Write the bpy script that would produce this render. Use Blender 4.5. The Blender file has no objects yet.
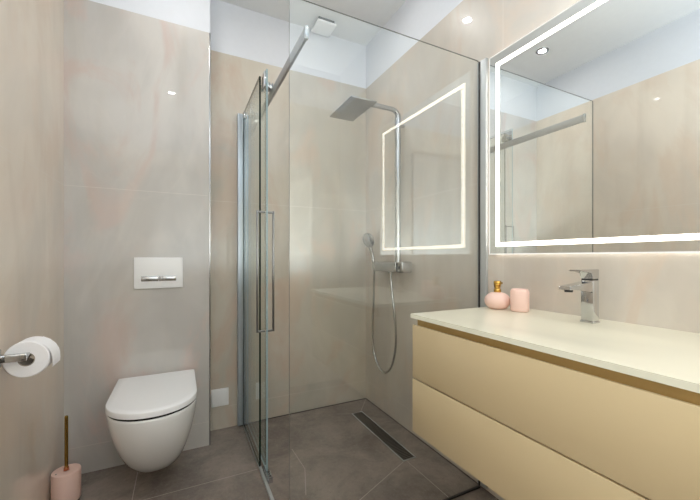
import bpy, bmesh, math, random
from mathutils import Vector, Matrix

random.seed(7)
scene = bpy.context.scene
COL = scene.collection

# ------------------------------------------------------------------ camera, world, exposure
F_PX = 341.5
YAW = math.atan(169.0 / F_PX)
cam = bpy.data.cameras.new('camera')
cam.sensor_width = 36.0
cam.lens = F_PX / 700.0 * 36.0
cam.shift_y = 7.5 / 700.0
cam.clip_start = 0.02
cam_ob = bpy.data.objects.new('camera', cam)
cam_ob.location = (0.0, 0.0, 1.05)
cam_ob.rotation_euler = (math.radians(90), 0, -YAW)
COL.objects.link(cam_ob)
scene.camera = cam_ob

world = bpy.data.worlds.new('world')
world.use_nodes = True
world.node_tree.nodes['Background'].inputs[0].default_value = (0.9, 0.95, 1.0, 1)
world.node_tree.nodes['Background'].inputs[1].default_value = 0.05
scene.world = world

scene.view_settings.view_transform = 'Standard'
scene.view_settings.look = 'None'
scene.view_settings.gamma = 1.0
scene.view_settings.use_curve_mapping = False
scene.view_settings.exposure = 0.12
scene.cycles.transparent_max_bounces = 32
scene.cycles.max_bounces = 16
scene.cycles.diffuse_bounces = 8
scene.cycles.glossy_bounces = 8

LAMP_STRENGTH = 240.0      # ceiling downlight lenses
LED_STRENGTH = 7.0         # light band in the mirror
HALO_STRENGTH = 15.0       # back light of the mirror

# added unseen fill light, bounced off the ceiling and wall behind the camera
bl = bpy.data.lights.new('added_bounce_fill', 'AREA')
bl.shape = 'RECTANGLE'
bl.size, bl.size_y = 1.4, 0.7
bl.energy = 38.0
bl.color = (0.79, 0.905, 1.0)
bl_ob = bpy.data.objects.new('added_bounce_fill', bl)
bl_ob.location = (0.37, 0.12, 1.10)
bl_ob.rotation_euler = (math.radians(180 + 30), 0, 0)
COL.objects.link(bl_ob)
# ------------------------------------------------------------------ room numbers (metres)
XL, XR = -0.50, 1.236
YT, YB, YF = 2.062, 2.228, -0.42      # toilet wall, shower wall, wall behind the camera
XN = 0.146                            # end of the boxed-out toilet wall
ZT, ZC = 2.307, 2.625                 # top of the tiles, ceiling
CZ = 0.848                            # countertop
GY = 1.133                            # shower screen

# ------------------------------------------------------------------ materials
def srgb(r, g, b):
    def f(v):
        v /= 255.0
        return v / 12.92 if v <= 0.04045 else ((v + 0.055) / 1.055) ** 2.4
    return (f(r), f(g), f(b), 1.0)

def new_mat(name):
    m = bpy.data.materials.new(name)
    m.use_nodes = True
    nt = m.node_tree
    return m, nt, nt.nodes['Principled BSDF'], nt.nodes['Material Output']

def pbr(name, col, rough=0.5, metal=0.0, coat=0.0, noise=0.0, scale=8.0, spec=0.5):
    m, nt, b, o = new_mat(name)
    b.inputs['Roughness'].default_value = rough
    b.inputs['Metallic'].default_value = metal
    b.inputs['Coat Weight'].default_value = coat
    b.inputs['Coat Roughness'].default_value = 0.03
    b.inputs['Specular IOR Level'].default_value = spec
    if noise > 0:
        tc = nt.nodes.new('ShaderNodeTexCoord')
        n = nt.nodes.new('ShaderNodeTexNoise')
        n.inputs['Scale'].default_value = scale
        n.inputs['Detail'].default_value = 4
        r = nt.nodes.new('ShaderNodeValToRGB')
        r.color_ramp.elements[0].position = 0.3
        r.color_ramp.elements[1].position = 0.7
        r.color_ramp.elements[0].color = tuple(c * (1 - noise) for c in col[:3]) + (1,)
        r.color_ramp.elements[1].color = tuple(min(1, c * (1 + noise)) for c in col[:3]) + (1,)
        nt.links.new(tc.outputs['Object'], n.inputs['Vector'])
        nt.links.new(n.outputs['Fac'], r.inputs['Fac'])
        nt.links.new(r.outputs['Color'], b.inputs['Base Color'])
    else:
        b.inputs['Base Color'].default_value = col
    return m

class NT:
    """small helper that writes math nodes"""
    def __init__(self, nt):
        self.nt = nt
    def val(self, sock, v):
        if isinstance(v, (int, float)):
            sock.default_value = v
        elif isinstance(v, (tuple, list)):
            sock.default_value = v
        else:
            self.nt.links.new(v, sock)
    def m(self, op, a, b=None, c=None, clamp=False):
        n = self.nt.nodes.new('ShaderNodeMath')
        n.operation = op
        n.use_clamp = clamp
        self.val(n.inputs[0], a)
        if b is not None:
            self.val(n.inputs[1], b)
        if c is not None:
            self.val(n.inputs[2], c)
        return n.outputs[0]
    def mix(self, fac, a, b):
        n = self.nt.nodes.new('ShaderNodeMix')
        n.data_type = 'RGBA'
        self.val(n.inputs[0], fac)
        self.val(n.inputs[6], a)
        self.val(n.inputs[7], b)
        return n.outputs[2]
    def noise(self, vec, scale, detail=4.0, rough=0.5, dist=0.0):
        n = self.nt.nodes.new('ShaderNodeTexNoise')
        self.nt.links.new(vec, n.inputs['Vector'])
        n.inputs['Scale'].default_value = scale
        n.inputs['Detail'].default_value = detail
        n.inputs['Roughness'].default_value = rough
        n.inputs['Distortion'].default_value = dist
        return n.outputs['Fac']
    def mapping(self, vec, loc=(0, 0, 0), rot=(0, 0, 0), scale=(1, 1, 1)):
        n = self.nt.nodes.new('ShaderNodeMapping')
        self.nt.links.new(vec, n.inputs['Vector'])
        n.inputs['Location'].default_value = loc
        n.inputs['Rotation'].default_value = rot
        n.inputs['Scale'].default_value = scale
        return n.outputs['Vector']
    def rng(self, v, a, b, c=0.0, d=1.0):
        n = self.nt.nodes.new('ShaderNodeMapRange')
        n.interpolation_type = 'SMOOTHSTEP'
        self.val(n.inputs[0], v)
        for k, q in zip((1, 2, 3, 4), (a, b, c, d)):
            n.inputs[k].default_value = q
        return n.outputs[0]

def tile_material(name, joints_z=(1.395,), joints=(), seed=0.0,
                  c_base=(203, 192, 176), c_grey=(190, 184, 175), c_rose=(208, 186, 168)):
    """polished beige marble-look slabs; joints are (axis, value) planes"""
    m, nt, b, o = new_mat(name)
    h = NT(nt)
    tc = nt.nodes.new('ShaderNodeTexCoord')
    obj = tc.outputs['Object']
    v1 = h.mapping(obj, (seed, seed * 0.7, seed * 0.3), (0.12, 0.1, 0), (1.0, 1.0, 0.55))
    clouds = h.noise(v1, 2.0, 4, 0.5, 0.8)
    v2 = h.mapping(obj, (seed + 4, 2, 1), (0.25, 0.35, 0), (1.0, 1.0, 0.55))
    rose = h.noise(v2, 2.4, 6, 0.58, 1.8)
    v3 = h.mapping(obj, (seed, 0, 0), (0.06, 0.1, 0), (1.0, 1.0, 0.14))
    streak = h.noise(v3, 7.0, 4, 0.5, 0.6)
    veins = h.noise(h.mapping(obj, (seed + 9, 0, 0), (0.3, 0.2, 0), (1, 1, 0.5)), 1.8, 5, 0.55, 2.0)
    vein = h.m('SUBTRACT', 1.0, h.rng(h.m('ABSOLUTE', h.m('SUBTRACT', veins, 0.5)), 0.0, 0.05))
    col = h.mix(h.rng(clouds, 0.38, 0.62), srgb(*c_grey), srgb(*c_base))
    col = h.mix(h.m('MULTIPLY', h.rng(rose, 0.46, 0.66), 0.9), col, srgb(*c_rose))
    col = h.mix(h.m('MULTIPLY', h.rng(streak, 0.48, 0.75), 0.16), col, srgb(172, 158, 138))
    col = h.mix(h.m('MULTIPLY', vein, 0.06), col, srgb(232, 224, 214))
    sep = nt.nodes.new('ShaderNodeSeparateXYZ')
    nt.links.new(obj, sep.inputs[0])
    mask = None
    for ax, val in [(2, z) for z in joints_z] + list(joints):
        d = h.m('ABSOLUTE', h.m('SUBTRACT', sep.outputs[ax], val))
        k = h.m('LESS_THAN', d, 0.0014)
        mask = k if mask is None else h.m('MAXIMUM', mask, k)
    if mask is not None:
        col = h.mix(h.m('MULTIPLY', mask, 0.45), col, srgb(226, 220, 212))
    nt.links.new(col, b.inputs['Base Color'])
    b.inputs['Roughness'].default_value = 0.30
    b.inputs['Specular IOR Level'].default_value = 0.25
    b.inputs['Coat Weight'].default_value = 1.0
    b.inputs['Coat Roughness'].default_value = 0.012
    b.inputs['Coat IOR'].default_value = 1.5
    return m

def floor_material():
    m, nt, b, o = new_mat('taupe_stone_floor_tile')
    h = NT(nt)
    tc = nt.nodes.new('ShaderNodeTexCoord')
    obj = tc.outputs['Object']
    n1 = h.noise(obj, 3.2, 8, 0.62, 0.6)
    n2 = h.noise(obj, 16.0, 8, 0.7, 0.3)
    vv = h.noise(h.mapping(obj, (3, 1, 0)), 3.0, 7, 0.65, 1.5)
    vein = h.m('SUBTRACT', 1.0, h.rng(h.m('ABSOLUTE', h.m('SUBTRACT', vv, 0.5)), 0.0, 0.022))
    col = h.mix(h.rng(n1, 0.35, 0.66), srgb(116, 106, 99), srgb(148, 136, 127))
    col = h.mix(h.m('MULTIPLY', h.rng(n2, 0.40, 0.85), 0.45), col, srgb(156, 143, 134))
    n3 = h.noise(obj, 55.0, 6, 0.75, 0.2)
    col = h.mix(h.m('MULTIPLY', h.rng(n3, 0.52, 0.72), 0.35), col, srgb(168, 156, 148))
    col = h.mix(h.m('MULTIPLY', h.rng(n3, 0.48, 0.30), 0.30), col, srgb(88, 78, 72))
    col = h.mix(h.m('MULTIPLY', vein, 0.12), col, srgb(156, 147, 139))
    # tile joints, the cuts that fall towards the drain, and one painted reflection
    segs = [((-0.5, 1.722), (0.34, 1.722)), ((-0.5, 1.122), (0.34, 1.122)), ((-0.19, -0.45), (-0.19, 2.062)),
            ((0.545, 1.82), (0.552, 1.62)), ((0.552, 1.62), (0.495, 1.44)),  # bent line: a reflection in the screen glass, drawn into the floor colour
            ((1.025, 1.452), (0.35, 1.155)), ((1.045, 1.45), (1.05, 1.14)),
            ((1.02, 2.055), (0.93, 2.095)), ((1.095, 2.05), (1.236, 2.228))]
    mask = None
    for (ax, ay), (bx_, by_) in segs:
        L = math.hypot(bx_ - ax, by_ - ay)
        ux, uy = (bx_ - ax) / L, (by_ - ay) / L
        sub = nt.nodes.new('ShaderNodeVectorMath'); sub.operation = 'SUBTRACT'
        nt.links.new(obj, sub.inputs[0]); sub.inputs[1].default_value = (ax, ay, 0)
        du = nt.nodes.new('ShaderNodeVectorMath'); du.operation = 'DOT_PRODUCT'
        nt.links.new(sub.outputs[0], du.inputs[0]); du.inputs[1].default_value = (ux, uy, 0)
        dv = nt.nodes.new('ShaderNodeVectorMath'); dv.operation = 'DOT_PRODUCT'
        nt.links.new(sub.outputs[0], dv.inputs[0]); dv.inputs[1].default_value = (-uy, ux, 0)
        k1 = h.m('LESS_THAN', h.m('ABSOLUTE', dv.outputs['Value']), 0.0017)
        k2 = h.m('LESS_THAN', h.m('ABSOLUTE', h.m('SUBTRACT', du.outputs['Value'], L / 2)), L / 2)
        k = h.m('MULTIPLY', k1, k2)
        mask = k if mask is None else h.m('MAXIMUM', mask, k)
    col = h.mix(h.m('MULTIPLY', mask, 0.75), col, srgb(186, 177, 168))
    nt.links.new(col, b.inputs['Base Color'])
    b.inputs['Roughness'].default_value = 0.27
    b.inputs['Specular IOR Level'].default_value = 0.45
    bump = nt.nodes.new('ShaderNodeBump')
    bump.inputs['Strength'].default_value = 0.02
    bump.inputs['Distance'].default_value = 0.0025
    nt.links.new(n2, bump.inputs['Height'])
    nt.links.new(bump.outputs[0], b.inputs['Normal'])
    return m

def glass_material(name, tint=(0.985, 0.994, 0.990, 1), ior=1.60):
    """thin float glass: transmits straight through, mirrors by Fresnel on both faces"""
    m, nt, b, o = new_mat(name)
    nt.nodes.remove(b)
    h = NT(nt)
    geo = nt.nodes.new('ShaderNodeNewGeometry')
    fr = nt.nodes.new('ShaderNodeFresnel')
    # same outside-to-glass reflectance on either side of the sheet
    i = h.m('ADD', h.m('MULTIPLY', geo.outputs['Backfacing'], 1.0 / ior - ior), ior)
    nt.links.new(i, fr.inputs['IOR'])
    tr = nt.nodes.new('ShaderNodeBsdfTransparent')
    tr.inputs[0].default_value = tint
    gl = nt.nodes.new('ShaderNodeBsdfGlossy')
    gl.inputs['Roughness'].default_value = 0.0
    gl.inputs['Color'].default_value = (0.97, 1.0, 0.99, 1)
    mx = nt.nodes.new('ShaderNodeMixShader')
    nt.links.new(fr.outputs[0], mx.inputs[0])
    nt.links.new(tr.outputs[0], mx.inputs[1])
    nt.links.new(gl.outputs[0], mx.inputs[2])
    nt.links.new(mx.outputs[0], o.inputs[0])
    return m

def emitter(name, col, strength):
    m, nt, b, o = new_mat(name)
    nt.nodes.remove(b)
    e = nt.nodes.new('ShaderNodeEmission')
    e.inputs[0].default_value = col
    e.inputs[1].default_value = strength
    nt.links.new(e.outputs[0], o.inputs[0])
    return m

M = {}
M['tile_left'] = tile_material('beige_marble_tile_left', (1.395, 0.132), ((1, 0.965),), 0.0, (229, 217, 201), (214, 203, 189), (221, 204, 186))
M['tile_toilet'] = tile_material('beige_marble_tile_toilet', (1.395, 0.132), (), 3.3, (208, 204, 199), (189, 186, 182), (204, 187, 180))
M['tile_shower'] = tile_material('beige_marble_tile_shower', (1.395, 0.132), (), 6.1, (206, 198, 184), (188, 183, 171), (203, 184, 167))
M['tile_right'] = tile_material('beige_marble_tile_right', (1.395, 0.132), ((1, 1.02),), 8.4, (212, 205, 195), (198, 191, 182), (209, 194, 180))
M['paint'] = pbr('white_wall_paint', srgb(222, 225, 231), 0.7, noise=0.01, scale=30)
M['ceiling'] = pbr('white_ceiling_paint', srgb(228, 229, 229), 0.8, noise=0.01, scale=30)
M['floor'] = floor_material()
M['glass'] = glass_material('clear_shower_glass')
M['glass_edge'] = pbr('green_glass_edge', srgb(8, 38, 29), 0.5, spec=0.1)
M['glass_edge_pale'] = pbr('pale_glass_edge', srgb(150, 172, 178), 0.2)
M['glass_edge_grey'] = pbr('grey_glass_edge', srgb(96, 94, 88), 0.3)
M['blue_aluminium'] = pbr('pale_blue_aluminium', srgb(186, 196, 204), 0.28, 0.55)
M['anodised'] = pbr('pale_anodised_aluminium', srgb(186, 189, 189), 0.35, 0.4)
M['chrome'] = pbr('polished_chrome', (0.58, 0.59, 0.60, 1), 0.06, 1.0)
M['satin'] = pbr('satin_chrome', (0.46, 0.47, 0.48, 1), 0.2, 1.0)
M['dark_metal'] = pbr('dark_metal', (0.06, 0.06, 0.06, 1), 0.35, 0.8)
M['gunmetal'] = pbr('dark_brushed_metal', (0.24, 0.24, 0.24, 1), 0.3, 1.0)
M['steel'] = pbr('brushed_grey_steel', (0.40, 0.40, 0.40, 1), 0.34, 1.0, noise=0.06, scale=60)
M['gold'] = pbr('brass_gold', srgb(205, 165, 85), 0.2, 1.0)
M['gold_satin'] = pbr('satin_gold_channel', srgb(205, 175, 115), 0.45, 0.3)
M['gold_dark'] = pbr('antique_gold', srgb(150, 118, 55), 0.25, 1.0)
M['copper'] = pbr('copper_collar', srgb(200, 130, 95), 0.25, 1.0)
M['ceramic'] = pbr('white_ceramic', srgb(242, 243, 243), 0.12, coat=0.8, noise=0.008)
M['lid'] = pbr('white_seat_plastic', srgb(246, 247, 249), 0.22, coat=0.2)
M['plastic'] = pbr('white_plastic', srgb(246, 247, 248), 0.3)
M['pink'] = pbr('pink_matt_ceramic', srgb(238, 204, 192), 0.45, noise=0.015, scale=20)
M['lacquer'] = pbr('cream_lacquer', srgb(224, 204, 163), 0.28, coat=0.6, noise=0.012, scale=2)
M['lacquer_side'] = pbr('cream_carcass', srgb(224, 207, 172), 0.35)
M['top'] = pbr('cream_glass_top', srgb(224, 219, 199), 0.4, coat=0.45, noise=0.006, scale=3)
M['top_edge'] = pbr('pale_green_glass_edge', srgb(250, 250, 232), 0.3, coat=0.2)
M['paper'] = pbr('soft_white_paper', srgb(249, 248, 250), 0.95, noise=0.01, scale=120)
M['card'] = pbr('grey_cardboard', srgb(165, 155, 142), 0.9)
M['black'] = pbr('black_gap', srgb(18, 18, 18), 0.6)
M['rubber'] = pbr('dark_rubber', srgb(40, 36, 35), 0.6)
M['red'] = pbr('red_mark', srgb(190, 40, 40), 0.4)
M['blue'] = pbr('blue_mark', srgb(40, 70, 200), 0.4)
M['mirror'] = pbr('silver_mirror', (0.90, 0.92, 0.91, 1), 0.0, 1.0)
M['mirror_edge'] = pbr('polished_mirror_edge', srgb(226, 230, 226), 0.15, coat=1.0)
M['led'] = emitter('mirror_light_band', (1.0, 0.94, 0.82, 1), LED_STRENGTH)
M['edge_glow'] = emitter('lit_mirror_edge', (1.0, 0.98, 0.93, 1), 0.9)
M['halo'] = emitter('mirror_back_light', (1.0, 0.97, 0.92, 1), HALO_STRENGTH)
M['lamp'] = emitter('downlight_lens', (1.0, 0.98, 0.96, 1), LAMP_STRENGTH)
M['door'] = pbr('white_door', srgb(205, 200, 192), 0.5)
M['bristle'] = pbr('white_bristle', srgb(220, 218, 214), 0.9)

# ------------------------------------------------------------------ mesh helpers
def link(name, bm, mats, parent=None, smooth=None):
    bmesh.ops.recalc_face_normals(bm, faces=bm.faces)
    me = bpy.data.meshes.new(name)
    bm.to_mesh(me)
    bm.free()
    if not isinstance(mats, (list, tuple)):
        mats = [mats]
    for m in mats:
        me.materials.append(m)
    if smooth:
        for p in me.polygons:
            p.use_smooth = True
        me.set_sharp_from_angle(angle=math.radians(smooth))
    o = bpy.data.objects.new(name, me)
    COL.objects.link(o)
    if parent is not None:
        o.parent = parent
        o.matrix_parent_inverse = Matrix.Translation(-Vector(parent.location))
    return o

def thing(name, label, cat, loc, group=None):
    o = bpy.data.objects.new(name, None)
    o.empty_display_size = 0.05
    o.location = loc
    COL.objects.link(o)
    return tag(o, label, cat, group)

def tag(o, label, cat, group=None):
    o['label'] = label
    o['category'] = cat
    if group:
        o['group'] = group
    return o

def struct(o, label=None):
    o['kind'] = 'structure'
    if label:
        o['label'] = label
    return o

def box(bm, lo, hi, bevel=0.0, seg=2, mat=0):
    r = bmesh.ops.create_cube(bm, size=1.0)
    vs = r['verts']
    for v in vs:
        v.co = Vector((lo[k] + (v.co[k] + 0.5) * (hi[k] - lo[k]) for k in range(3)))
    fs = list({f for v in vs for f in v.link_faces})
    for f in fs:
        f.material_index = mat
    if bevel > 0:
        es = list({e for v in vs for e in v.link_edges})
        bmesh.ops.bevel(bm, geom=es, offset=bevel, segments=seg, profile=0.5, affect='EDGES', clamp_overlap=True)
    return bm

def obox(name, lo, hi, mat, parent=None, bevel=0.0, seg=2):
    bm = bmesh.new()
    box(bm, lo, hi, bevel, seg)
    return link(name, bm, mat, parent, 40 if bevel else None)

def rings(bm, loops, cap0=True, cap1=True, closed=True, mat=0):
    vs = [[bm.verts.new(p) for p in L] for L in loops]
    n = len(vs[0])
    for a, b_ in zip(vs, vs[1:]):
        for i in range(n if closed else n - 1):
            f = bm.faces.new((a[i], a[(i + 1) % n], b_[(i + 1) % n], b_[i]))
            f.material_index = mat
    if cap0:
        bm.faces.new(list(reversed(vs[0]))).material_index = mat
    if cap1:
        bm.faces.new(vs[-1]).material_index = mat
    return vs

def lathe(bm, prof, c, n=40, axis='Z', cap0=True, cap1=True, mat=0):
    """prof: list of (radius, height) along the axis from point c"""
    loops = []
    for r, hh in prof:
        L = []
        for i in range(n):
            a = 2 * math.pi * i / n
            u, w = r * math.cos(a), r * math.sin(a)
            if axis == 'Z':
                L.append((c[0] + u, c[1] + w, c[2] + hh))
            elif axis == 'Y':
                L.append((c[0] + u, c[1] + hh, c[2] + w))
            else:
                L.append((c[0] + hh, c[1] + u, c[2] + w))
        loops.append(L)
    rings(bm, loops, cap0, cap1, mat=mat)
    return bm

def catmull(pts, k=8):
    P = [Vector(p) for p in pts]
    P = [P[0] * 2 - P[1]] + P + [P[-1] * 2 - P[-2]]
    out = []
    for i in range(1, len(P) - 2):
        for j in range(k):
            t = j / k
            a, b_, c_, d = P[i - 1:i + 3]
            out.append(0.5 * ((2 * b_) + (c_ - a) * t + (2 * a - 5 * b_ + 4 * c_ - d) * t * t + (3 * b_ - a - 3 * c_ + d) * t ** 3))
    out.append(P[-2])
    return out

def tube(bm, pts, r, n=12, rfun=None, mat=0, flat=None):
    """sweep of a circle (or flat=(w,h) rounded rectangle) along pts"""
    P = [Vector(p) for p in pts]
    loops = []
    up = Vector((0, 0, 1))
    t0 = (P[1] - P[0]).normalized()
    if abs(t0.dot(up)) > 0.9:
        up = Vector((0, 1, 0))
    side = t0.cross(up).normalized()
    for i, p in enumerate(P):
        t = (P[min(i + 1, len(P) - 1)] - P[max(i - 1, 0)]).normalized()
        side = (side - t * side.dot(t)).normalized()
        nrm = side.cross(t).normalized()
        rr = rfun(i / (len(P) - 1)) if rfun else r
        L = []
        for k in range(n):
            a = 2 * math.pi * k / n
            L.append(p + side * rr * math.cos(a) + nrm * rr * math.sin(a))
        loops.append(L)
    rings(bm, loops, mat=mat)
    return bm

# ================================================================== SETTING
bm = bmesh.new()
box(bm, (XL - 0.1, YF - 0.1, -0.1), (XR + 0.1, YB + 0.1, 0.0))
struct(link('floor', bm, M['floor']), 'dark taupe stone tiled floor')
bm = bmesh.new()
box(bm, (XL - 0.1, YF - 0.1, ZC), (XR + 0.1, YB + 0.1, ZC + 0.1))
struct(link('ceiling', bm, M['ceiling']), 'plain white ceiling')

def wall(name, lo, hi, mat, label):
    bm = bmesh.new()
    box(bm, (lo[0], lo[1], 0.0), (hi[0], hi[1], ZT), mat=0)
    box(bm, (lo[0], lo[1], ZT), (hi[0], hi[1], ZC), mat=1)
    return struct(link(name, bm, [mat, M['paint']]), label)

wall('wall_left', (XL - 0.1, YF - 0.1), (XL, YT, 0), M['tile_left'], 'warm beige marble tiled wall on the left')
wall('wall_right', (XR, YF - 0.1), (XR + 0.1, YB + 0.1), M['tile_right'], 'beige marble tiled wall behind mirror and shower mixer')
wall('wall_toilet', (XL - 0.1, YT), (XN, YB + 0.1), M['tile_toilet'], 'boxed out marble tiled wall behind the toilet')
wall('wall_back', (XN, YB), (XR, YB + 0.1), M['tile_shower'], 'beige marble tiled wall at the back of the shower')
wall('wall_front', (XL, YF - 0.1), (XR, YF), M['tile_left'], 'beige tiled wall behind the camera')
struct(obox('trim_1', (XN - 0.005, YT - 0.0015, 0.0), (XN + 0.0025, YT + 0.010, ZT), M['satin'], None, 0.001), 'thin silver edge strip on the corner of the toilet wall')

struct(obox('trim_2', (XR - 0.003, GY + 0.02, 0.0), (XR, YB, 0.003), M['rubber']), 'dark strip painted for the shadow gap at the foot of the right shower wall')  # dark strip stands in for the shade where wall meets floor
struct(obox('trim_3', (0.37, YB - 0.003, 0.0), (XR - 0.003, YB, 0.004), M['rubber']), 'dark strip painted for the shadow gap at the foot of the shower back wall')  # same painted shade along the foot of the back wall

d = struct(obox('door_1', (-0.35, YF - 0.01, 0.0), (0.45, YF + 0.03, 2.05), M['door'], None, 0.004), 'plain pale door behind the camera')
bm = bmesh.new()
tube(bm, [(0.37, YF + 0.03, 1.02), (0.37, YF + 0.075, 1.02)], 0.010)
tube(bm, [(0.38, YF + 0.075, 1.02), (0.26, YF + 0.075, 1.02)], 0.009)
link('door_handle', bm, M['satin'], d, 40)

# ================================================================== CEILING FITTINGS
def downlight(x, y, label):
    t = thing('recessed_downlight', label, 'ceiling light', (x, y, ZC), 'recessed ceiling downlights')
    bm = bmesh.new()
    lathe(bm, [(0.0265, -0.001), (0.044, -0.001), (0.045, -0.004), (0.043, -0.007), (0.030, -0.008), (0.0265, -0.006), (0.0265, -0.001)], (x, y, ZC), 40, cap0=False, cap1=False)
    link('trim_ring', bm, M['satin'], t, 40)
    bm = bmesh.new()
    lathe(bm, [(0.026, -0.0055), (0.026, -0.0015)], (x, y, ZC), 32)
    link('lamp_lens', bm, M['lamp'], t)
downlight(-0.02, 1.68, 'round ceiling downlight nearest the toilet, seen as a glint in the mirror')
downlight(0.775, 1.68, 'round ceiling downlight inside the shower, glinting on the wall above the screen')
downlight(-0.08, 0.45, 'round ceiling downlight near the door, a glint on the toilet wall')
downlight(0.775, 0.45, 'round ceiling downlight in front of the washbasin mirror')

t = thing('ceiling_vent', 'square white vent cover on the ceiling over the shower', 'vent', (0.86, 2.14, ZC))
obox('vent_cover', (0.795, 2.075, ZC - 0.034), (0.928, 2.212, ZC - 0.022), M['plastic'], t, 0.004)
obox('vent_body', (0.806, 2.086, ZC - 0.022), (0.917, 2.201, ZC - 0.0005), M['dark_metal'], t)

# ================================================================== TOILET
TXC = -0.107
def dshape(w, front, back, z, n=22, straight=0.42, wb=None):
    """outline seen from above: straight sides at the back and an elliptical front"""
    wb = w if wb is None else wb
    ymid = back - (back - front) * straight
    L = [(TXC + wb, back, z)]
    for k in range(1, 5):
        f_ = k / 5
        L.append((TXC + wb + (w - wb) * math.sin(f_ * math.pi / 2), back + (ymid - back) * f_, z))
    for i in range(n + 1):
        a = math.pi * i / n
        ca, sa = math.cos(a), math.sin(a)
        L.append((TXC + w * math.copysign(abs(ca) ** 0.95, ca), ymid - (ymid - front) * sa ** 0.95, z))
    for k in range(4, 0, -1):
        f_ = k / 5
        L.append((TXC - wb - (w - wb) * math.sin(f_ * math.pi / 2), back + (ymid - back) * f_, z))
    L.append((TXC - wb, back, z))
    return L

toilet = thing('wall_hung_toilet', 'white wall-hung toilet with its lid closed', 'toilet', (TXC, 1.80, 0.07))
bm = bmesh.new()
S = [(0.058, 0.045, 1.880), (0.060, 0.070, 1.842), (0.070, 0.090, 1.798), (0.093, 0.104, 1.760), (0.145, 0.123, 1.700), (0.205, 0.141, 1.646),
     (0.27, 0.1555, 1.601), (0.33, 0.1665, 1.571), (0.38, 0.1722, 1.556), (0.400, 0.1730, 1.552), (0.408, 0.1725, 1.552), (0.412, 0.170, 1.556)]
loops = [dshape(w, f_, YT - 0.0005, z_, straight=0.62, wb=w * 0.97) for z_, w, f_ in S]
# the inside of the bowl
loops += [dshape(0.132, 1.600, 1.97, 0.412, straight=0.4), dshape(0.122, 1.62, 1.95, 0.36, straight=0.4), dshape(0.07, 1.70, 1.9, 0.22, straight=0.4)]
rings(bm, loops)
link('bowl', bm, M['ceramic'], toilet, 50)
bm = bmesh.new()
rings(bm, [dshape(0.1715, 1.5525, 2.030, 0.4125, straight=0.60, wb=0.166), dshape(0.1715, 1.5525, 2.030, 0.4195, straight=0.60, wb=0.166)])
link('seat', bm, M['black'], toilet)['label'] = 'seat under the lid, coloured black for the shadow of the gap'  # black colour paints the shadow between lid and bowl rim
bm = bmesh.new()
ZL = [(0.4195, -0.002), (0.421, 0.0), (0.440, 0.0), (0.4430, -0.001), (0.4445, -0.003), (0.4452, -0.03), (0.4456, -0.08)]
rings(bm, [dshape(0.1735 + e, 1.550 - e, 2.040 + min(0, e) * 0.5, z_, straight=0.63, wb=0.1730 + e) for z_, e in ZL])
link('lid', bm, M['lid'], toilet, 40)
bm = bmesh.new()
box(bm, (TXC - 0.10, 2.035, 0.413), (TXC + 0.10, 2.058, 0.432), 0.004)
link('hinge', bm, M['lid'], toilet, 40)

fp = thing('flush_plate', 'white rectangular flush plate on the wall above the toilet', 'flush plate', (-0.104, YT, 0.97))
bm = bmesh.new()
box(bm, (-0.216, YT - 0.012, 0.889), (0.009, YT - 0.0003, 1.051), 0.003)
link('plate', bm, M['plastic'], fp, 40)
bm = bmesh.new()
box(bm, (-0.184, YT - 0.0165, 0.927), (-0.106, YT - 0.011, 0.952), 0.0025)
link('flush_button', bm, M['satin'], fp, 40)['label'] = 'chrome flush button, long half'
bm = bmesh.new()
box(bm, (-0.104, YT - 0.0165, 0.927), (-0.023, YT - 0.011, 0.952), 0.0025)
link('flush_button', bm, M['satin'], fp, 40)['label'] = 'chrome flush button beside the first'

ou = thing('outlet_cover', 'square white cover plate low on the wall beside the shower', 'cover plate', (0.213, YB, 0.195))
obox('cover_plate', (0.163, YB - 0.009, 0.141), (0.264, YB - 0.0003, 0.249), M['plastic'], ou, 0.004)
obox('cover_lid', (0.170, YB - 0.0115, 0.148), (0.257, YB - 0.008, 0.242), M['plastic'], ou, 0.002)

# toilet brush and holder
BX, BY = -0.443, 1.862
bh = thing('toilet_brush_holder', 'pink round brush holder on the floor in the corner', 'toilet brush holder', (BX, BY, 0))
bm = bmesh.new()
lathe(bm, [(0.046, 0.004), (0.049, 0.006), (0.051, 0.012), (0.051, 0.128), (0.0495, 0.133), (0.046, 0.1345), (0.036, 0.1345), (0.012, 0.1335), (0.011, 0.132), (0.011, 0.03)], (BX, BY, 0), 48, cap1=True)
link('holder_cup', bm, M['pink'], bh, 40)
bm = bmesh.new()
lathe(bm, [(0.047, 0.0), (0.047, 0.0045)], (BX, BY, 0), 40)
link('rubber_base', bm, M['rubber'], bh)
bm = bmesh.new()
lathe(bm, [(0.0032, 0.0), (0.0032, 0.0006)], (BX - 0.03, BY - 0.022, 0.1342), 16)
link('vent_hole', bm, M['rubber'], bh)
tb = thing('toilet_brush', 'slim brass toilet brush handle standing in the pink holder', 'toilet brush', (BX, BY, 0.03))
bm = bmesh.new()
lathe(bm, [(0.0066, 0.140), (0.0066, 0.362), (0.006, 0.366), (0.004, 0.368)], (BX, BY, 0), 20)
link('handle', bm, M['gold_dark'], tb, 40)
bm = bmesh.new()
lathe(bm, [(0.0085, 0.1335), (0.0092, 0.136), (0.0092, 0.143), (0.008, 0.147), (0.0066, 0.148)], (BX, BY, 0), 20)
link('collar', bm, M['copper'], tb, 40)['label'] = 'copper collar'
bm = bmesh.new()
lathe(bm, [(0.008, 0.035), (0.010, 0.045), (0.010, 0.1), (0.007, 0.115), (0.0055, 0.14)], (BX, BY, 0), 16)
link('brush_head', bm, M['bristle'], tb, 40)

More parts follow.
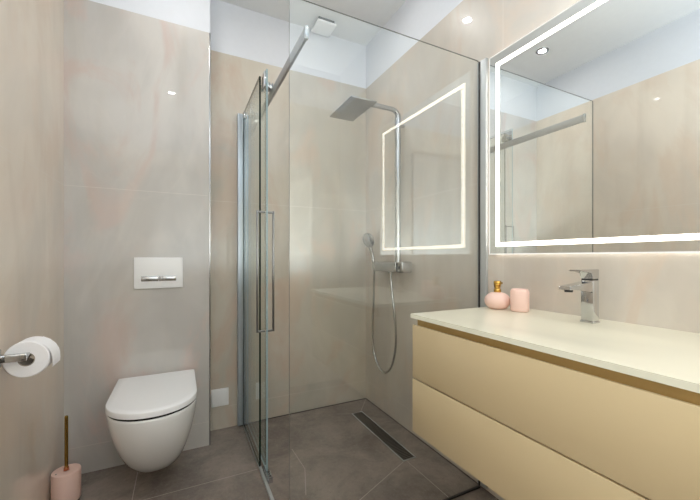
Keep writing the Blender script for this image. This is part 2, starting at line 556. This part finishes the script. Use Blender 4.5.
# paper holder and roll
RX, RY0, RY1, RZ, RR = -0.427, 1.384, 1.462, 0.744, 0.056
ph = thing('toilet_paper_holder', 'chrome toilet paper holder fixed to the left wall', 'toilet paper holder', (XL, RY0 - 0.03, RZ + 0.006))
bm = bmesh.new()
box(bm, (XL + 0.0003, RY0 - 0.055, RZ - 0.021), (XL + 0.020, RY0 - 0.008, RZ + 0.032), 0.003)
link('wall_rosette', bm, M['satin'], ph, 40)
bm = bmesh.new()
box(bm, (XL + 0.018, RY0 - 0.030, RZ - 0.006), (RX + 0.010, RY0 - 0.017, RZ + 0.017), 0.0025)
link('arm', bm, M['chrome'], ph, 40)
bm = bmesh.new()
box(bm, (RX - 0.006, RY0 - 0.019, RZ - 0.001), (RX + 0.0095, RY1 + 0.006, RZ + 0.0135), 0.0025)
link('spindle', bm, M['chrome'], ph, 40)
roll = thing('toilet_paper_roll', 'white toilet paper roll hanging on the chrome holder', 'toilet paper', (RX, RY0, RZ - RR))
bm = bmesh.new()
cz_ = RZ - 0.008
lathe(bm, [(0.021, 0.0), (RR - 0.003, 0.0), (RR, 0.003), (RR, RY1 - RY0 - 0.003), (RR - 0.003, RY1 - RY0), (0.021, RY1 - RY0)], (RX, RY0, cz_), 56, 'Y', cap0=False, cap1=False)
link('paper', bm, M['paper'], roll, 40)
bm = bmesh.new()
lathe(bm, [(0.0185, 0.0005), (0.021, 0.0005), (0.021, RY1 - RY0 - 0.0005), (0.0185, RY1 - RY0 - 0.0005), (0.0185, 0.0005)], (RX, RY0, cz_), 40, 'Y', cap0=False, cap1=False)
link('cardboard_core', bm, M['card'], roll, 40)
bm = bmesh.new()
A = [math.radians(a) for a in (70, 50, 30, 12, -2)]
pts_o = [(RX + (RR + 0.0012 + 0.0015 * i) * math.cos(a), cz_ + (RR + 0.0012) * math.sin(a)) for i, a in enumerate(A)] + [(RX + RR + 0.008, cz_ - 0.02), (RX + RR + 0.007, cz_ - 0.031)]
pts_i = [(x - 0.0008, z_ - 0.0003) for x, z_ in pts_o]
prof = pts_o + pts_i[::-1]
rings(bm, [[(x, RY0 + 0.002, z_) for x, z_ in prof], [(x, RY1 - 0.002, z_) for x, z_ in prof]])
link('loose_sheet', bm, M['paper'], roll, 40)

# ================================================================== SHOWER ENCLOSURE
def pane(name, lo, hi, parent, edge, thin_axis):
    """sheet of glass: the two big faces are clear, the rim is the green cut edge"""
    bm = bmesh.new()
    box(bm, lo, hi)
    for f in bm.faces:
        f.normal_update()
        f.material_index = 0 if abs(f.normal[thin_axis]) > 0.9 else 1
    return link(name, bm, [M['glass'], edge], parent)

sc = thing('shower_screen', 'large fixed clear glass shower screen beside the vanity', 'shower screen', (0.79, GY, 0))
bm = bmesh.new()
gx0, gx1, gz0, gz1 = 0.331, XR - 0.014, 0.007, 1.945
out = [(gx0, gz0), (gx1, gz0)]
for k in range(7):
    a = math.pi / 2 * k / 6
    out.append((gx1 - 0.018 + 0.018 * math.cos(a), gz1 - 0.018 + 0.018 * math.sin(a)))
out.append((gx0, gz1))
rings(bm, [[(x, GY, z_) for x, z_ in out], [(x, GY + 0.006, z_) for x, z_ in out]])
for f in bm.faces:
    f.normal_update()
    f.material_index = 0 if abs(f.normal[1]) > 0.9 else 1
link('glass_panel', bm, [M['glass'], M['glass_edge_grey']], sc)
obox('wall_profile', (XR - 0.014, GY - 0.034, 0.012), (XR - 0.0003, GY + 0.016, 1.944), M['anodised'], sc, 0.001)
obox('gasket', (XR - 0.017, GY - 0.0015, 0.012), (XR - 0.0135, GY + 0.0075, 1.942), M['rubber'], sc)
obox('bottom_seal', (gx0 + 0.003, GY - 0.0015, 0.0005), (gx1, GY + 0.0075, 0.0072), M['rubber'], sc)

sp = thing('shower_side_panel', 'fixed glass side panel of the shower, against the back wall', 'shower panel', (0.35, 1.96, 0))
pane('glass_panel', (0.346, 1.712, 0.016), (0.3545, YB - 0.012, 1.947), sp, M['glass_edge'], 0)
bm = bmesh.new()
box(bm, (0.314, YB - 0.036, 0.010), (0.345, YB - 0.0003, 1.94), 0.002)
box(bm, (0.354, YB - 0.036, 0.010), (0.3625, YB - 0.0003, 1.94), 0.001)
box(bm, (0.345, YB - 0.010, 0.010), (0.354, YB - 0.0003, 1.94))
link('wall_profile', bm, M['blue_aluminium'], sp, 40)
obox('top_clamp', (0.337, 2.10, 1.885), (0.3455, 2.135, 1.915), M['chrome'], sp, 0.002)

dr = thing('sliding_shower_door', 'clear sliding glass shower door, pushed open against the side panel', 'shower door', (0.37, 1.90, 0))
pane('glass_panel', (0.364, 1.636, 0.030), (0.372, 2.170, 1.950), dr, M['glass_edge_pale'], 0)
hb = bmesh.new()
for xx in (0.327, 0.404):
    box(hb, (xx - 0.005, 1.656, 0.690), (xx + 0.005, 1.666, 1.276), 0.002)
for zz in (0.690, 1.264):
    box(hb, (0.331, 1.656, zz), (0.3645, 1.666, zz + 0.010), 0.002)
    box(hb, (0.3715, 1.656, zz), (0.400, 1.666, zz + 0.010), 0.002)
link('handle', hb, M['gunmetal'], dr, 40)
for yy in (1.676, 2.05):
    bm = bmesh.new()
    lathe(bm, [(0.019, 0.0), (0.021, 0.002), (0.021, 0.010), (0.0, 0.010)][:3], (0.372, yy, 1.8845), 28, 'X')
    lathe(bm, [(0.013, 0.0), (0.013, 0.018)], (0.378, yy, 1.8845), 24, 'X')
    lathe(bm, [(0.022, 0.0), (0.022, 0.004), (0.016, 0.006), (0.016, 0.012), (0.022, 0.014), (0.022, 0.018)], (0.386, yy, 1.8845), 28, 'X')
    box(bm, (0.3555, yy - 0.034, 1.868), (0.3645, yy + 0.034, 1.943), 0.002)
    link('roller', bm, M['chrome'], dr, 40)

rl = thing('sliding_door_rail', 'flat chrome rail carrying the sliding shower door', 'rail', (0.395, GY, 1.85))
bm = bmesh.new()
box(bm, (0.390, GY + 0.0085, 1.820), (0.400, YB - 0.0005, 1.862), 0.001)
link('rail_bar', bm, M['steel'], rl, 40)
bm = bmesh.new()
box(bm, (0.388, GY + 0.0066, 1.818), (0.402, GY + 0.018, 1.864), 0.001)
lathe(bm, [(0.004, -0.0035), (0.004, 0.0)], (0.395, GY + 0.0085, 1.851), 16, 'Y')
link('end_cap', bm, M['satin'], rl, 40)

tk = thing('floor_track', 'slim chrome track on the floor under the shower door', 'door track', (0.352, 1.68, 0))
bm = bmesh.new()
box(bm, (0.345, GY + 0.009, 0.0003), (0.359, YB - 0.041, 0.012), 0.001)
link('threshold_strip', bm, M['anodised'], tk, 40)
bm = bmesh.new()
box(bm, (0.3605, 1.585, 0.0003), (0.384, 1.690, 0.028), 0.002)
link('door_guide', bm, M['satin'], tk, 40)
bm = bmesh.new()
for i in range(6):
    lathe(bm, [(0.005, 0.0), (0.005, 0.0015)], (0.374, 1.598 + 0.0165 * i, 0.0278), 10)
link('guide_screw', bm, M['black'], tk)

# drain
dn = thing('linear_drain', 'long dark slotted drain channel in the shower floor', 'drain', (1.058, 1.75, 0))
DX0, DX1, DY0, DY1 = 1.026, 1.106, 1.452, 2.050
bm = bmesh.new()
box(bm, (DX0, DY0, 0.0002), (DX0 + 0.006, DY1, 0.0025))
box(bm, (DX1 - 0.006, DY0, 0.0002), (DX1, DY1, 0.0025))
box(bm, (DX0 + 0.006, DY0, 0.0002), (DX1 - 0.006, DY0 + 0.006, 0.0025))
box(bm, (DX0 + 0.006, DY1 - 0.006, 0.0002), (DX1 - 0.006, DY1, 0.0025))
link('drain_frame', bm, M['anodised'], dn)
bm = bmesh.new()
box(bm, (DX0 + 0.006, DY0 + 0.006, 0.0002), (DX1 - 0.006, DY1 - 0.006, 0.0008))
link('drain_channel', bm, M['black'], dn)
bm = bmesh.new()
n = 46
for i in range(n):
    y0 = DY0 + 0.008 + (DY1 - DY0 - 0.016) * i / n
    box(bm, (DX0 + 0.010, y0, 0.0008), (DX1 - 0.010, y0 + 0.0055, 0.0018))
link('drain_grate', bm, M['gunmetal'], dn)

# ================================================================== SHOWER COLUMN
PX, PY = 1.190, 1.745
col = thing('shower_column', 'chrome shower column with flat rain head on the right wall', 'shower column', (XR, PY, 0.96))
bm = bmesh.new()
lathe(bm, [(0.019, 1.020), (0.019, 1.915), (0.017, 1.925), (0.012, 1.930)], (PX, PY, 0), 28)
link('riser_pole', bm, M['satin'], col, 40)
bm = bmesh.new()
apts = [(PX, PY, 1.90)] + [(PX - 0.045 + 0.045 * math.cos(a), PY, 1.915 + 0.035 * math.sin(a)) for a in [math.pi / 2 * k / 6 for k in range(7)]] + [(0.90, PY, 1.950)]
tube(bm, apts, 0.0145, 16)
link('shower_arm', bm, M['satin'], col, 40)
bm = bmesh.new()
tube(bm, [(PX + 0.012, PY, 1.86), (XR - 0.0005, PY, 1.86)], 0.010)
link('wall_bracket', bm, M['chrome'], col, 40)
HX0, HX1, HY0, HY1, HZ = 0.800, 0.955, 1.600, 1.893, 1.893
bm = bmesh.new()
box(bm, (HX0, HY0, HZ), (HX1, HY1, HZ + 0.009), 0.003)
hd = link('rain_shower_head', bm, M['steel'], col, 40)
bm = bmesh.new()
for i in range(7):
    for j in range(13):
        lathe(bm, [(0.0028, -0.0012), (0.0028, 0.0005)], (HX0 + 0.0165 + i * 0.0203, HY0 + 0.0165 + j * 0.0217, HZ), 8)
link('nozzles', bm, M['steel'], hd)
bm = bmesh.new()
lathe(bm, [(0.022, 0.0), (0.022, 0.010), (0.016, 0.016), (0.012, 0.030), (0.012, 0.056)], (0.878, PY, HZ + 0.0085), 24)
link('ball_joint', bm, M['satin'], hd, 40)

MXF = 1.138
mx_ = bmesh.new()
box(mx_, (MXF, 1.695, 0.962), (1.214, 1.945, 1.022), 0.006, 3)
mixer = link('mixer_bar', mx_, M['satin'], col, 40)
bm = bmesh.new()
box(bm, (MXF + 0.002, 1.632, 0.960), (1.216, 1.683, 1.026), 0.010, 3)
link('control_knob', bm, M['satin'], mixer, 40)
bm = bmesh.new()
box(bm, (MXF + 0.006, 1.682, 0.966), (1.210, 1.696, 1.018), 0.004, 3)
link('knob_ring', bm, M['dark_metal'], mixer, 40)['label'] = 'dark ring between knob and mixer bar'
bm = bmesh.new()
box(bm, (MXF - 0.0015, 1.652, 0.985), (MXF + 0.003, 1.664, 1.000), 0.001)
link('knob_button', bm, M['dark_metal'], mixer, 40)['label'] = 'dark button on the knob'
bm = bmesh.new()
for yy in (1.72, 1.905):
    lathe(bm, [(0.026, 0.0), (0.026, 0.024)], (1.2115, yy, 0.992), 28, 'X')
link('wall_union', bm, M['chrome'], mixer, 40)
bm = bmesh.new()
lathe(bm, [(0.010, -0.022), (0.010, 0.004)], (1.175, 1.80, 0.960), 20)
link('hose_outlet', bm, M['chrome'], mixer, 40)
bm = bmesh.new()
tube(bm, [(1.165, 1.943, 0.996), (1.165, 1.972, 0.990)], 0.009, 14)
lathe(bm, [(0.0135, -0.016), (0.0155, 0.016)], (1.162, 1.984, 0.990), 20, cap0=False, cap1=False)
link('hand_shower_bracket', bm, M['chrome'], mixer, 40)

hs = thing('hand_shower', 'chrome hand shower with long hanging hose beside the mixer bar', 'hand shower', (1.162, 1.984, 0.99))
bm = bmesh.new()
tube(bm, catmull([(1.163, 1.984, 0.968), (1.160, 1.985, 1.01), (1.153, 1.988, 1.06), (1.146, 1.990, 1.09), (1.137, 1.992, 1.125)], 6), 0.011, 16, rfun=lambda t: 0.0095 + 0.003 * t)
link('grip', bm, M['chrome'], hs, 50)
bm = bmesh.new()
lathe(bm, [(0.020, -0.014), (0.042, -0.010), (0.051, -0.002), (0.052, 0.004), (0.048, 0.008)], (0, 0, 0), 36)
nrm = Vector((-0.93, -0.22, -0.30)).normalized()
bmesh.ops.transform(bm, matrix=Matrix.Translation((1.124, 1.99, 1.165)) @ nrm.to_track_quat('Z', 'Y').to_matrix().to_4x4(), verts=bm.verts)
for f in bm.faces:
    f.normal_update()
link('spray_head', bm, M['satin'], hs, 50)
bm = bmesh.new()
hose = catmull([(1.163, 1.984, 0.972), (1.168, 1.993, 0.90), (1.186, 2.03, 0.756), (1.190, 2.050, 0.60), (1.190, 2.045, 0.45), (1.190, 2.000, 0.345), (1.188, 1.905, 0.298), (1.186, 1.815, 0.355), (1.184, 1.762, 0.48), (1.182, 1.757, 0.62), (1.179, 1.782, 0.785), (1.176, 1.798, 0.90), (1.175, 1.800, 0.942)], 12)
tube(bm, hose, 0.0072, 12)
link('hose', bm, M['satin'], hs, 60)

# ================================================================== VANITY
VX0, VY0, VY1 = 0.745, 0.215, 1.000
vz0, vz1, vz2, vzt = 0.428, 0.619, 0.810, 0.833
va = thing('vanity_cabinet', 'cream lacquered wall-hung vanity cabinet with two wide drawers', 'vanity cabinet', (XR, 0.6, vz0))
bm = bmesh.new()
box(bm, (VX0 + 0.0092, VY0, vz0), (XR - 0.0005, VY1, vz1 - 0.003), 0.0008)
box(bm, (VX0 + 0.0092, VY0, vz1 + 0.003), (XR - 0.0005, VY1, vz2 - 0.020), 0.0008)
box(bm, (VX0 + 0.070, VY0 + 0.001, vz1 - 0.0032), (XR - 0.0005, VY1 - 0.001, vz1 + 0.0032))
link('carcass', bm, M['lacquer_side'], va, 40)
def drawer(z0, z1, lab):
    dob = obox('drawer', (VX0, VY0, z0), (VX0 + 0.0090, VY1, z1), M['lacquer'], va, 0.0010)
    dob['label'] = lab
drawer(vz1 + 0.0023, vz2, 'upper drawer front under the gold channel')
drawer(vz0, vz1 - 0.0028, 'lower drawer front')
bm = bmesh.new()
box(bm, (VX0 + 0.022, VY0 + 0.001, vz2 - 0.020), (VX0 + 0.050, VY1 - 0.001, vzt))
box(bm, (VX0 + 0.0203, VY0 + 0.001, vz2 - 0.026), (VX0 + 0.0222, VY1 - 0.001, vz2 - 0.018))
link('handle_channel', bm, M['gold_satin'], va)['label'] = 'gold recessed handle channel'
obox('top_rail', (VX0 + 0.050, VY0 + 0.001, vz2 - 0.0203), (XR - 0.0006, VY1 - 0.001, vzt), M['lacquer_side'], va)

# countertop with an integrated shallow basin
ct = thing('washbasin_countertop', 'cream glass washbasin countertop on the vanity cabinet', 'countertop', (XR, 0.608, CZ))
CX0, CX1, CY0, CY1 = 0.741, XR - 0.0003, 0.208, 1.006
bm = bmesh.new()
nx, ny = 70, 100
def depth(x, y):
    cx_, cy_ = 0.945, 0.60
    ax_, ay_ = 0.150, 0.305
    rr = (abs((x - cx_) / ax_) ** 3.2 + abs((y - cy_) / ay_) ** 3.2) ** (1 / 3.2)
    t_ = max(0.0, min(1.0, (1.0 - rr) / 0.95))
    return -0.009 * (t_ * t_ * (3 - 2 * t_))
grid = [[bm.verts.new((CX0 + (CX1 - CX0) * i / nx, CY0 + (CY1 - CY0) * j / ny,
                       CZ + depth(CX0 + (CX1 - CX0) * i / nx, CY0 + (CY1 - CY0) * j / ny))) for j in range(ny + 1)] for i in range(nx + 1)]
for i in range(nx):
    for j in range(ny):
        bm.faces.new((grid[i][j], grid[i + 1][j], grid[i + 1][j + 1], grid[i][j + 1]))
rim = [grid[i][0] for i in range(nx)] + [grid[nx][j] for j in range(ny)] + [grid[i][ny] for i in range(nx, 0, -1)] + [grid[0][j] for j in range(ny, 0, -1)]
low = [bm.verts.new((v.co.x, v.co.y, vzt + 0.0003)) for v in rim]
for k in range(len(rim)):
    f = bm.faces.new((rim[k], rim[(k + 1) % len(rim)], low[(k + 1) % len(rim)], low[k]))
    f.material_index = 1
link('basin_top', bm, [M['top'], M['top_edge']], ct, 40)

# faucet
fx, fy = 1.1415, 0.622
fa = thing('basin_faucet', 'square chrome single-lever faucet on the cream countertop', 'faucet', (fx, fy, CZ))
bm = bmesh.new()
box(bm, (fx - 0.018, fy - 0.020, CZ + 0.0003), (fx + 0.018, fy + 0.020, CZ + 0.006), 0.001)
link('base_plate', bm, M['chrome'], fa, 40)
bm = bmesh.new()
box(bm, (fx - 0.016, fy - 0.018, CZ + 0.005), (fx + 0.016, fy + 0.018, CZ + 0.132), 0.002)
link('body', bm, M['chrome'], fa, 40)
bm = bmesh.new()
y0, y1 = fy - 0.017, fy + 0.017
prof = [(fx - 0.0155, CZ + 0.096), (fx - 0.0155, CZ + 0.128), (fx - 0.128, CZ + 0.117), (fx - 0.130, CZ + 0.107), (fx - 0.085, CZ + 0.105)]
rings(bm, [[(x, y0, z_) for x, z_ in prof], [(x, y1, z_) for x, z_ in prof]])
bmesh.ops.bevel(bm, geom=list(bm.edges), offset=0.0015, segments=2, affect='EDGES')
spout = link('spout', bm, M['chrome'], fa, 40)
bm = bmesh.new()
lathe(bm, [(0.011, -0.007), (0.012, 0.001)], (fx - 0.108, fy, CZ + 0.1065), 24)
link('aerator', bm, M['dark_metal'], spout, 40)
bm = bmesh.new()
box(bm, (fx - 0.0145, fy - 0.0165, CZ + 0.132), (fx + 0.0145, fy + 0.0165, CZ + 0.137))
link('cartridge_neck', bm, M['dark_metal'], fa)
bm = bmesh.new()
prof = [(fx + 0.016, CZ + 0.1365), (fx + 0.016, CZ + 0.166), (fx - 0.076, CZ + 0.165), (fx - 0.076, CZ + 0.161), (fx - 0.024, CZ + 0.156), (fx - 0.016, CZ + 0.1365)]
y0, y1 = fy - 0.018, fy + 0.018
rings(bm, [[(x, y0, z_) for x, z_ in prof], [(x, y1, z_) for x, z_ in prof]])
bmesh.ops.bevel(bm, geom=list(bm.edges), offset=0.0012, segments=2, affect='EDGES')
lev = link('lever', bm, M['chrome'], fa, 40)
bm = bmesh.new()
box(bm, (fx - 0.018, fy - 0.006, CZ + 0.1415), (fx - 0.016, fy - 0.0005, CZ + 0.1445))
link('hot_mark', bm, M['red'], lev)['label'] = 'small red mark'
bm = bmesh.new()
box(bm, (fx - 0.018, fy + 0.0005, CZ + 0.1415), (fx - 0.016, fy + 0.006, CZ + 0.1445))
link('cold_mark', bm, M['blue'], lev)['label'] = 'small blue mark'

# soap dispenser
sx, sy = 1.124, 0.954
sd = thing('soap_dispenser', 'round pink soap dispenser with gold pump beside the pink tumbler', 'soap dispenser', (sx, sy, CZ))
bm = bmesh.new()
lathe(bm, [(0.026, 0.0004), (0.033, 0.003), (0.043, 0.013), (0.0480, 0.025), (0.0484, 0.035), (0.0455, 0.046), (0.036, 0.056), (0.026, 0.062), (0.014, 0.0645), (0.010, 0.065)], (sx, sy, CZ), 48)
link('bottle', bm, M['pink'], sd, 70)
bm = bmesh.new()
lathe(bm, [(0.0125, 0.0645), (0.0135, 0.066), (0.0135, 0.076), (0.0125, 0.078), (0.0105, 0.0795), (0.0105, 0.083), (0.0125, 0.086), (0.0130, 0.090)], (sx, sy, CZ), 28)
link('pump_collar', bm, M['gold'], sd, 40)
bm = bmesh.new()
lathe(bm, [(0.0115, 0.090), (0.0140, 0.093), (0.0140, 0.106), (0.0125, 0.109)], (sx, sy, CZ), 28)
box(bm, (sx + 0.008, sy - 0.0045, CZ + 0.096), (sx + 0.026, sy + 0.0045, CZ + 0.104), 0.002)
link('pump_head', bm, M['gold'], sd, 40)

tx, ty = 1.142, 0.868
tu = bmesh.new()
lathe(tu, [(0.029, 0.0004), (0.0305, 0.002), (0.0325, 0.006), (0.0325, 0.074), (0.030, 0.080), (0.0275, 0.0835), (0.0265, 0.083), (0.026, 0.078), (0.0255, 0.01)], (tx, ty, CZ), 48)
tumbler = link('bathroom_tumbler', tu, M['pink'], None, 60)
tag(tumbler, 'straight-sided pink tumbler between the soap dispenser and the faucet', 'tumbler')

# ================================================================== MIRROR
MX = 1.222
my0, my1, mz0, mz1 = 0.264, 1.081, 1.063, 1.930
mi = thing('lighted_mirror', 'large rectangular mirror with a lit frosted border above the washbasin', 'mirror', (XR, 0.68, mz0))
bm = bmesh.new()
box(bm, (MX, my0, mz0), (MX + 0.005, my1, mz1))
for f in bm.faces:
    f.normal_update()
    f.material_index = 0 if abs(f.normal[0]) > 0.9 else 1
link('mirror_glass', bm, [M['mirror'], M['mirror_edge']], mi)
ly0, ly1, lz0, lz1, lw = 0.302, 1.044, 1.097, 1.889, 0.0165
bm = bmesh.new()
xx0, xx1 = MX - 0.0008, MX + 0.0005
box(bm, (xx0, ly0, lz0), (xx1, ly1, lz0 + lw))
box(bm, (xx0, ly0, lz1 - lw), (xx1, ly1, lz1))
box(bm, (xx0, ly0, lz0 + lw), (xx1, ly0 + lw, lz1 - lw))
box(bm, (xx0, ly1 - lw, lz0 + lw), (xx1, ly1, lz1 - lw))
link('light_band', bm, M['led'], mi)
bm = bmesh.new()
e = 0.004
box(bm, (MX - 0.0006, my0, mz0), (MX + 0.0002, my1, mz0 + e))
box(bm, (MX - 0.0006, my0, mz1 - e), (MX + 0.0002, my1, mz1))
box(bm, (MX - 0.0006, my0, mz0 + e), (MX + 0.0002, my0 + e, mz1 - e))
box(bm, (MX - 0.0006, my1 - e, mz0 + e), (MX + 0.0002, my1, mz1 - e))
link('ground_edge', bm, M['edge_glow'], mi)
bm = bmesh.new()
box(bm, (MX + 0.005, my0 + 0.02, mz0 + 0.02), (XR - 0.0003, my1 - 0.02, mz1 - 0.02))
link('back_box', bm, M['satin'], mi)
bm = bmesh.new()
for lo_, hi_ in (((my0 + 0.03, mz1 - 0.0198), (my1 - 0.03, mz1 - 0.0185)), ((my0 + 0.03, mz0 + 0.0185), (my1 - 0.03, mz0 + 0.0198))):
    box(bm, (MX + 0.0065, lo_[0], lo_[1]), (XR - 0.002, hi_[0], hi_[1]))
for a0, a1 in ((my0 + 0.0185, my0 + 0.0198), (my1 - 0.0198, my1 - 0.0185)):
    box(bm, (MX + 0.0065, a0, mz0 + 0.03), (XR - 0.002, a1, mz1 - 0.03))
link('back_light_strip', bm, M['halo'], mi)
